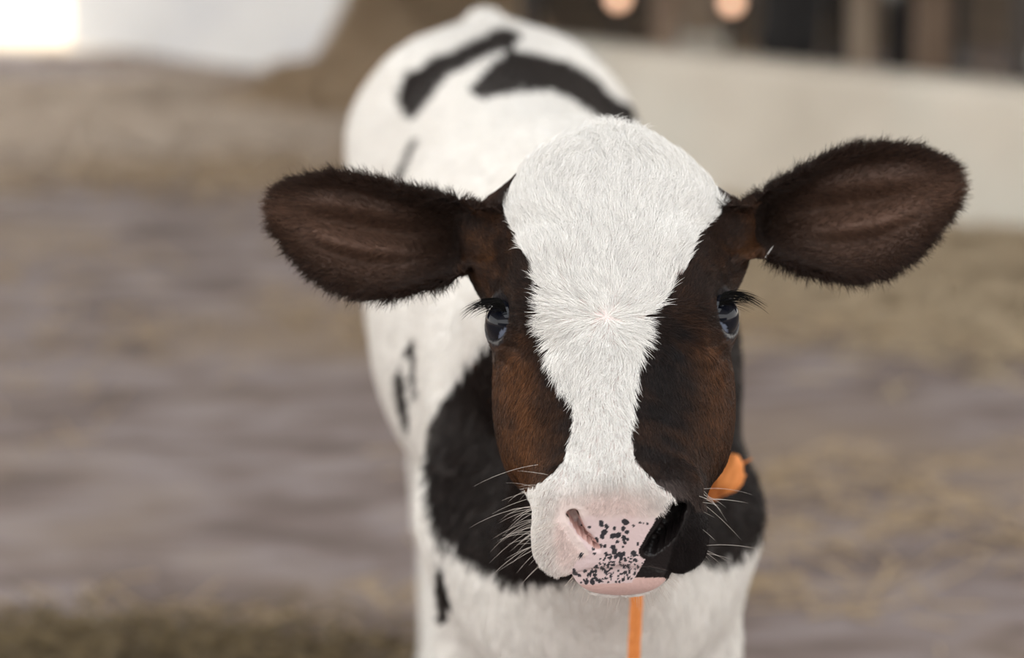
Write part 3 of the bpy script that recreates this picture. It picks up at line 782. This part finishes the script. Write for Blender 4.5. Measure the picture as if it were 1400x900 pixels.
# hooves
m_hoof = noise_mat('hoof_horn', [(.3, (.05,.04,.035)), (.7, (.12,.10,.08))], scale=30, rough=.5)
for cx, cy in ((.064-.075, 2.232), (.064+.075, 2.232), (-.022-.058, 2.987), (-.022+.058, 2.987)):
    for s in (-1, 1):
        V = []; ring = 14; lv = ((0, 1.0, 0), (.02, .95, .004), (.042, .80, .012), (.055, .62, .016))
        for z, r_, dy in lv:
            for k in range(ring):
                a = 2*math.pi*k/ring; V.append((cx + s*.0135 + math.cos(a)*.0145*r_, cy + dy + math.sin(a)*.031*r_ - (.006 if math.sin(a) < -.5 else 0)*r_, z))
        Fs = [(i*ring+k, i*ring+(k+1) % ring, (i+1)*ring+(k+1) % ring, (i+1)*ring+k) for i in range(3) for k in range(ring)]
        Fs += [tuple(range(ring))[::-1], tuple(range(3*ring, 4*ring))]
        meshobj('hoof', V, Fs, m_hoof, calf, smooth=True)
# tail switch
P = np.array([-.036, 3.22, .45]) + rng.normal(size=(1400, 3))*np.array([.007,.007,.03]); N = rng.normal(size=(1400, 3)); N[:, 2] *= .2; N /= np.linalg.norm(N, axis=1)[:, None]
tag(hair_obj('tail_switch', strands(P, N, np.tile([0., 0.02, -1.], (1400, 1))+N*.15, rng.uniform(.06, .15, 1400), .1, 5, .1), np.array([1,1,.9,.6,.1])*.0004, np.tile(WHITE*.9, (1400, 1)), m_fur, calf), kind='stuff')
print('calf done', time.time()-T0)

# ------------------------------------------------------------------ twine collar
m_tw = mat('orange_twine', (.72,.25,.06), .7); 
twine = tag(empty('twine_collar', (.07, 2.2, .5)), 'orange baling twine tied round the calf\'s neck with a knotted tuft', 'collar')
def strand_pts(pts, n=60):
    pts = np.array(pts, float); t = np.linspace(0, len(pts)-1, n); out = np.zeros((n, 3))
    for a in range(3): out[:, a] = np.interp(t, range(len(pts)), pts[:, a])
    k = np.hanning(7); k /= k.sum()
    for a in range(3): out[:, a] = np.convolve(np.pad(out[:, a], 3, mode='edge'), k, 'valid')
    return out
def surf(p, off=.004, it=10):
    P1 = np.array(p, np.float32)[None]
    for _ in range(it):
        d_ = calf_sdf(P1)-off; g_ = grad(calf_sdf, P1); P1 = P1 - (d_[:, None]*g_/np.maximum((g_**2).sum(1), .3)[:, None]).clip(-.02, .02)
    return P1[0].astype(float)
def cast(px, py, d0, off=.0):
    t = np.arange(d0, 2.6, .002)[:, None]; d1 = FWD + RGT*((px-700)/F_PX) + UPV*((450-py)/F_PX)
    Pp = (CAM + d1*t).astype(np.float32); dd = calf_sdf(Pp); i = int(np.argmax(dd < .001)) if (dd < .001).any() else 60
    return Pp[i].astype(float) - d1*off, float(t[i, 0])
nc = np.array([.070, 2.14, .653]); ring = []
e_a = np.array([1.0, 0, 0]); e_b = np.array([0, -.64, -.77]); e_b /= np.linalg.norm(e_b); ax_ = np.cross(e_a, e_b)
for k in range(72):
    a = 2*math.pi*k/72; dr_ = e_a*math.cos(a) + e_b*math.sin(a)
    t = np.linspace(.03, .24, 200)[:, None]; PP_ = (nc + dr_*t).astype(np.float32); dd = calf_sdf(PP_)
    off_ = -.004 if (math.cos(a) < .15) else .002
    i = int(np.argmax(dd > off_)) if (dd > off_).any() else 60
    ring.append(PP_[i].astype(float))
ring = np.array(ring); pr = [project(p_[None])[0][0] for p_ in ring]; qr = [project(p_[None])[1][0] for p_ in ring]
kk_ = min((k for k in range(72) if ring[k, 0] > .08 and k < 30), key=lambda k: abs(qr[k]-640)); KN = ring[kk_] + e_a*.026
hb_ = min((k for k in range(8, 30)), key=lambda k: abs(ring[k, 0]-.0935)); HT = ring[hb_] + e_a*.006
print('knot px', pr[kk_], qr[kk_], KN, 'hang px', pr[hb_], qr[hb_], HT)
ring = np.concatenate([ring, ring[:2]])
for ph in (0, math.pi):
    n = 400; pts = strand_pts(ring, n)
    tt = np.linspace(0, 2*math.pi*45, n); pts = pts + .0022*(np.cos(tt+ph)[:, None]*e_a + np.sin(tt+ph)[:, None]*ax_)
    V, Fs = tube_vf(pts, .0026, 6); meshobj('twine_ply', V, Fs, m_tw, twine, smooth=True)
# hanging tail end, below the chin
pend = [HT]
for k in range(1, 10):
    z_ = HT[2] - k*.022; y_ = HT[1] - .006
    for _ in range(60):
        if calf_sdf(np.array([[HT[0], y_, z_]], np.float32))[0] > .012: break
        y_ -= .002
    pend.append(np.array([HT[0]-.0008*k, y_, z_]))
pend = strand_pts(pend, 60)
for j in range(7):
    ph = j*.9; off = .0035*np.stack([np.cos(np.linspace(0, 9, 60)+ph), -np.abs(np.sin(np.linspace(0, 9, 60)+ph)), 0*np.linspace(0, 9, 60)], 1)
    V, Fs = tube_vf(pend+off, .0015, 6); meshobj('loose_strand', V, Fs, m_tw, twine, smooth=True)
# knotted tuft at the side of the neck
kn = bpy.data.meshes.new('knot'); bm = bmesh.new(); bmesh.ops.create_icosphere(bm, subdivisions=4, radius=1)
for v_ in bm.verts:
    p = np.array(v_.co)[None]; f = 1+.14*vnoise(p, 1.8, 31)[0]+.10*vnoise(p, 5, 32)[0]
    p = p[0]*f*np.array([.0155, .012, .0185]); p[0] += p[2]*.35; v_.co = p
bm.to_mesh(kn); bm.free(); kn.polygons.foreach_set('use_smooth', [True]*len(kn.polygons))
link('knot', kn, m_tw, twine, loc=Vector(KN)-Vector(twine.location))
for j, (a_, b_) in enumerate(((0, .016), (.5, .022), (1.2, .014), (2.2, .012), (3.6, .014), (4.4, .012))):
    d_ = RGT*math.cos(a_)+UPV*math.sin(a_)
    V, Fs = tube_vf([KN+d_*b_*k+FWD*.002*math.sin(k*3+j) for k in np.linspace(.3, 1.2, 6)], np.linspace(.0018, .0005, 6), 5); meshobj('frayed_end', V, Fs, m_tw, twine, smooth=True)

# ================================================================== STRAW, BACKGROUND
def straw_mesh(name, pts, L, wd, material, seed, tilt=.25):
    r = np.random.default_rng(seed); n = len(pts); az = r.uniform(0, math.pi*2, n); el = r.normal(size=n)*tilt
    d = np.stack([np.cos(az)*np.cos(el), np.sin(az)*np.cos(el), np.abs(np.sin(el))*.6], 1); ln = L*r.uniform(.5, 1.3, n)
    s = np.stack([-np.sin(az), np.cos(az), np.zeros(n)], 1)*wd; up = np.array([0, 0, wd])
    a = pts - d*ln[:, None]/2; a[:, 2] = np.maximum(a[:, 2], pts[:, 2]*.6); b = a + d*ln[:, None]
    V = np.stack([a-s, a+s, a+up*1.4, b-s, b+s, b+up*1.4], 1).reshape(-1, 3); V[:, 2] += .002
    base = np.arange(n)[:, None]*6
    Q = np.concatenate([base+np.array([[0,3,5,2]]), base+np.array([[1,2,5,4]]), base+np.array([[0,1,4,3]])])
    m = fastmesh(name, V, Q, 4); return m
def straw_mat(name, c1, c2):
    m = noise_mat(name, [(.3, c1), (.7, c2)], scale=60, rough=.6, bump=0)
    return m
m_straw = straw_mat('straw', (.36,.26,.15), (.56,.43,.28)); m_straw2 = straw_mat('dull_straw', (.06,.042,.022), (.24,.175,.085))
r = np.random.default_rng(11)
def scatter(px0, px1, py0, py1, n): 
    pts = []
    X = r.uniform(px0, px1, n); Y = r.uniform(py0, py1, n)
    for x_, y_ in zip(X, Y): pts.append(GR(x_, y_))
    return np.array(pts)
# loose straw trodden over the floor, in drifts
cand = np.stack([r.uniform(-3.2, 4.0, 60000), r.uniform(2.6, 10.2, 60000), np.zeros(60000)], 1)
dn = vnoise(cand*np.array([1, 1.8, 1]), 1.4, 41) + .5*vnoise(cand, 4, 42); keepc = (cand[:, 1] < wa[1]-.25) | (cand[:, 0] > wb[0]+.3)
sd_ = (cand[:, :2]-p0[:2])@np.array([dr[1], -dr[0]]); keepc &= (np.abs(sd_) > .28) | (cand[:, 0] < p0[0]-.2)
cand = cand[keepc & (dn + np.random.default_rng(2).normal(size=60000)*.4 > .75)] if True else cand[dn + r.normal(size=60000)*.4 > .75]
o = link('loose_straw', straw_mesh('loose_straw', cand[:16000], .09, .0022, None, 5), m_straw); tag(o, 'scattered loose straw trodden over the earth floor', 'straw', kind='stuff')
# green-brown litter at the near left
c0 = GR(30, 950); pts = c0 + r.normal(size=(6000, 3))*np.array([.20, .10, 0]); pts[:, 2] = np.abs(r.normal(size=6000))*.018
o = link('dark_litter', straw_mesh('dark_litter', pts, .07, .002, None, 6, .4), m_straw2); tag(o, 'dark olive straw litter on the floor at near left', 'litter', kind='stuff')
# straw bank against the low wall
base = []
def wall_pt(t): return p0 + (p1-p0)*t
def bank(name, label, ctrs, mat_, seed, n=9000, L=.10):
    r_ = np.random.default_rng(seed); rt = tag(empty(name, (float(ctrs[0][0]), float(ctrs[0][1]), 0)), label, 'straw pile')
    # mound
    xs_ = [c[0] for c in ctrs]; ys_ = [c[1] for c in ctrs]; R_ = max(c[2] for c in ctrs)*1.5
    gx = np.linspace(min(xs_)-R_, max(xs_)+R_, 70); gy = np.linspace(min(ys_)-R_, max(ys_)+R_, 70)
    GX, GY = np.meshgrid(gx, gy, indexing='ij')
    def hgt(x, y):
        z = np.zeros_like(x)
        for cx, cy, rx, ry, h in ctrs: z = np.maximum(z, h*np.exp(-((x-cx)/rx)**2*1.3-((y-cy)/ry)**2*1.3))
        p_ = np.stack([x.ravel(), y.ravel(), 0*x.ravel()], 1)
        return z*(1+.12*vnoise(p_, 9, 3).reshape(x.shape)) + .012*vnoise(p_, 22, 4).reshape(x.shape)*(z > .02)
    Z = hgt(GX, GY) - .012
    V = np.stack([GX, GY, Z], -1).reshape(-1, 3); I = np.arange(70*70).reshape(70, 70)
    Q = np.stack([I[:-1, :-1], I[1:, :-1], I[1:, 1:], I[:-1, 1:]], -1).reshape(-1, 4)
    m = fastmesh('mound', V, Q, 4); m.polygons.foreach_set('use_smooth', np.ones(len(Q), bool)); link('mound', m, mat_, rt)
    k = r_.integers(0, len(ctrs), n); c = np.array(ctrs)[k]
    P_ = np.stack([c[:, 0]+r_.normal(size=n)*c[:, 2]*.75, c[:, 1]+r_.normal(size=n)*c[:, 3]*.75, np.zeros(n)], 1)
    P_[:, 2] = np.maximum(hgt(P_[:, 0], P_[:, 1]), 0)
    m = straw_mesh('straw_layer', P_, L, .003, None, seed); m.materials.append(mat_); o = bpy.data.objects.new('straw_layer', m); COL.objects.link(o); o.parent = rt; o.location = -rt.location
    o['kind'] = 'stuff'
    return rt
m_hay = noise_mat('hay', [(.3, (.42,.31,.20)), (.7, (.66,.52,.36))], scale=14, stretch=(1,1,3), rough=.85, bump=.6, bscale=60)
m_hay_doorlit = noise_mat('doorlit_hay', [(.3, (.60,.50,.40)), (.7, (.80,.70,.59))], scale=10, rough=.85, bump=.6, bscale=60)  # straw made paler to paint doorway light onto the shaded floor
m_hay3 = noise_mat('tan_hay', [(.3, (.42,.33,.22)), (.7, (.60,.49,.34))], scale=10, rough=.85, bump=.6, bscale=60)
hp = GR(500, 150); hp2 = GR(430, 140)
bank('hay_pile', 'tall golden brown hay pile behind the calf\'s rump', [(hp[0]+.10, hp[1], .26, .22, .36), (hp[0]+.30, hp[1]+.10, .30, .22, .42), (hp2[0]-.02, hp2[1], .16, .14, .12)], m_hay, 21)
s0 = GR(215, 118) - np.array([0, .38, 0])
bank('straw_heap', 'small straw heap before the white wall, door light in its colour', [(s0[0], s0[1], .16, .25, .06), (s0[0]-.25, s0[1]+.1, .2, .2, .03), (s0[0]-.3, s0[1]-.65, .65, .60, .02), (s0[0]+.35, s0[1]-.5, .4, .4, .018)], m_hay_doorlit, 22, 5000)
nb = np.array([dr[1], -dr[0], 0]); ctr = []
for t, rr_, h_ in ((.30, .30, .03), (.5, .33, .05), (.62, .42, .06), (.72, .35, .05), (.85, .40, .045)):
    c = wall_pt(t); c = c + nb*(.28 if nb[1] < 0 else -.28); ctr.append((c[0], c[1], .45, rr_, h_))
bank('straw_drift', 'straw drift along the foot of the low pale wall', ctr, m_hay3, 23, 12000)

# timber posts beyond the low wall
m_post = noise_mat('post_timber', [(.3, (.13,.085,.055)), (.7, (.24,.17,.12))], scale=8, stretch=(4,4,.6), rough=.8, bump=.3)
m_post2 = noise_mat('pale_timber', [(.3, (.27,.20,.145)), (.7, (.38,.30,.22))], scale=8, stretch=(4,4,.6), rough=.8, bump=.3)
m_iron = mat('dull_iron', (.10,.09,.085), .45, Metallic=.6)
def wall_D(px):
    a, b = p0[:2], p1[:2]; k = (px-700)/F_PX
    lo_, hi_ = 3.0, 12.0
    n_ = np.array([dr[1], -dr[0]])
    for _ in range(50):
        m_ = (lo_+hi_)/2; q_ = PX(px, 450, m_)[:2]-a
        if (q_@n_)*((PX(px, 450, 3.0)[:2]-a)@n_) > 0: lo_ = m_
        else: hi_ = m_
    return lo_
def ground_at(px, D): p = PX(px, 450, D); return np.array([p[0], p[1], 0.0])
posts = [(905, 7.35, .055, m_post), (640, 11.6, .10, m_post2), (925, 10.6, .07, m_post2), (1262, 7.9, .09, m_post), (950, 10.2, .11, m_post2), (1165, 7.6, .05, m_post2), (700, 11.9, .08, m_post2), (575, 11.8, .09, m_post)]
plabels = ['slim dark timber post just right of the calf\'s rump', 'pale timber post above the calf\'s left hip', 'pale post behind the slim dark one, deeper in the pen', 'broad brown timber post at the right of the pen',
           'widest pale boarded post beside the black cow', 'thin pale post between the feeding black cow and the broad brown post', 'pale post behind the calf\'s tail head', 'brown timber post above the hay pile']
for (px_, D_, wd_, m_), lb in zip(posts, plabels):
    c = ground_at(px_, D_); rt = tag(empty('timber_post', tuple(c)), lb, 'post', 'timber posts of the cow pen')
    V, Fs = box_vf(-wd_/2, wd_/2, -.06, .06, .03, RZ-.02); o = bevel(meshobj('shaft', V, Fs, m_, rt, loc=(0,0,0)), .006)
    V, Fs = box_vf(-wd_/2-.04, wd_/2+.04, -.10, .10, 0, .06); bevel(meshobj('footing', V, Fs, m_conc, rt, loc=(0,0,0)), .01)
# neck rail over the low wall
ra = wall_pt(-.0)+np.array([0,.25,1.05]); rb = wall_pt(1)+np.array([0,.25,1.05])
rt = tag(empty('feed_rail', (float(ra[0]), float(ra[1]), 0)), 'iron feed rail running above the low pale wall', 'rail')
V, Fs = tube_vf([ra, rb], .03, 12); meshobj('pipe', V, Fs, m_iron, rt, smooth=True)
for t in (.02, .5, .98):
    c = ra+(rb-ra)*t; V, Fs = tube_vf([(c[0], c[1], 0), (c[0], c[1], c[2])], .025, 10); meshobj('upright', V, Fs, m_iron, rt, smooth=True)

# cows feeding behind the low wall: lowered heads
def cow_sdf_factory():
    def f(P):   # local: faces -y, nose at y~0, origin on the ground under the muzzle
        d = ell(P, (0, 1.75, .98), (.34, .75, .36))
        d = smin(d, ell(P, (0, 2.35, 1.05), (.27, .32, .30)), .15)
        d = smin(d, ell(P, (0, 1.15, .98), (.25, .30, .32)), .15)
        d = smin(d, rcone(P, (0, 1.0, 1.0), (0, .42, .66), .20, .12), .12)
        d = smin(d, rcone(P, (0, .34, .70), (0, .12, .36), .105, .075), .05)
        d = smin(d, ell(P, (0, .10, .335), (.078, .07, .06)), .03)
        for s in (-1, 1):
            d = smin(d, rcone(P, (s*.09, .36, .74), (s*.25, .40, .70), .035, .045), .03)
            d = smin(d, rcone(P, (s*.16, 1.15, .85), (s*.16, 1.18, .45), .11, .065), .08)
            d = smin(d, rcone(P, (s*.16, 1.18, .45), (s*.16, 1.16, .05), .05, .045), .03)
            d = smin(d, rcone(P, (s*.19, 2.35, .9), (s*.19, 2.30, .55), .15, .085), .08)
            d = smin(d, rcone(P, (s*.19, 2.30, .55), (s*.18, 2.45, .42), .07, .055), .04)
            d = smin(d, rcone(P, (s*.18, 2.45, .42), (s*.18, 2.38, .05), .05, .045), .03)
        d = smin(d, ell(P, (0, 2.15, .66), (.15, .17, .12)), .06)
        d = smin(d, rcone(P, (0, 2.66, 1.15), (0, 2.74, .45), .03, .02), .03)
        return d
    return f
cs = cow_sdf_factory(); h = .022
kV, kQ = surface_nets(lambda P: cs(P.astype(np.float32)), np.arange(-.42, .43, h), np.arange(-.05, 2.85, h), np.arange(-.03, 1.45, h))
cm = fastmesh('cow_body', kV, kQ, 4); cm.polygons.foreach_set('use_smooth', np.ones(len(kQ), bool))
m_cow = noise_mat('cow_black_white', [(.66, (.008,.007,.007)), (.68, (.70,.68,.64))], scale=1.3, detail=2, rough=.9, bump=0)
m_cow2 = noise_mat('cow_pied', [(.50, (.012,.010,.010)), (.52, (.70,.68,.64))], scale=2.4, detail=2, rough=.9, bump=0)
m_horn = mat('horn', (.03,.028,.026), .5)
cows = [(1062, wall_D(1062)+.42, -.25, m_cow, 'black cow with lowered head close behind the low wall'),
        (790, 10.4, 0.0, m_cow, 'black cow standing deep in the pen beyond the calf\'s rump'),
        (1396, wall_D(1396)+.30, -.9, m_cow2, 'black and white cow head down at the right edge of the pen')]
for px_, D_, rz, m_, lb in cows:
    c = ground_at(px_, D_); rt = tag(empty('cow', tuple(c)), lb, 'cow', 'cows feeding beyond the low wall'); rt.rotation_euler[2] = rz
    mm = cm.copy(); mm.materials.append(m_); o = bpy.data.objects.new('body', mm); COL.objects.link(o); o.parent = rt
    for s in (-1, 1):
        m2 = bpy.data.meshes.new('eye'); bm = bmesh.new(); bmesh.ops.create_uvsphere(bm, u_segments=12, v_segments=8, radius=.018); bm.to_mesh(m2); bm.free()
        e = bpy.data.objects.new('eye', m2); COL.objects.link(e); m2.materials.append(m_horn); e.parent = rt; e.location = (s*.085, .25, .60)
    for lx, ly in ((.16, 1.15), (-.16, 1.15), (.18, 2.37), (-.18, 2.37)):
        V, Fs = tube_vf([(lx, ly-.01, 0), (lx, ly, .04), (lx, ly, .09)], [.065, .06, .048], 12); meshobj('hoof', V, Fs, m_horn, rt, smooth=True, loc=(0,0,0))

# added glowing balls on stands, standing in for small sunlit spots
m_glow = bpy.data.materials.new('warm_glow'); m_glow.use_nodes = True; b = m_glow.node_tree.nodes['Principled BSDF']
b.inputs['Emission Color'].default_value = (1, .55, .32, 1); b.inputs['Emission Strength'].default_value = 2.5
for px_, py_, lb in ((845, -3, 'added glowing ball for a sunlit spot, left of the slim dark post'), (1000, 3, 'added glowing ball for a sunlit spot, beside the feeding black cow')):
    D_ = 9.2; p = PX(px_, py_, D_); rt = tag(empty('sun_spot_glow', (p[0], p[1], 0)), lb, 'sunlit spot', 'glowing stand-ins for sunlit spots at the back of the pen')
    V, Fs = tube_vf([(0, .05, 0), (0, .05, p[2]+.10)], .012, 8); meshobj('stand', V, Fs, m_iron, rt, smooth=True, loc=(0,0,0))
    V, Fs = tube_vf([(0, .05, p[2]), (0, .02, p[2]), (0, 0, p[2])], [.02, .045, .06], 20); meshobj('glow_hood', V, Fs, m_iron, rt, smooth=True, loc=(0,0,0))
    m2 = bpy.data.meshes.new('glow_ball'); bm = bmesh.new(); bmesh.ops.create_uvsphere(bm, u_segments=16, v_segments=12, radius=.027); bm.to_mesh(m2); bm.free(); m2.materials.append(m_glow)
    e = bpy.data.objects.new('glow_ball', m2); COL.objects.link(e); e.parent = rt; e.location = (0, -.01, p[2])
print('total', time.time()-T0)
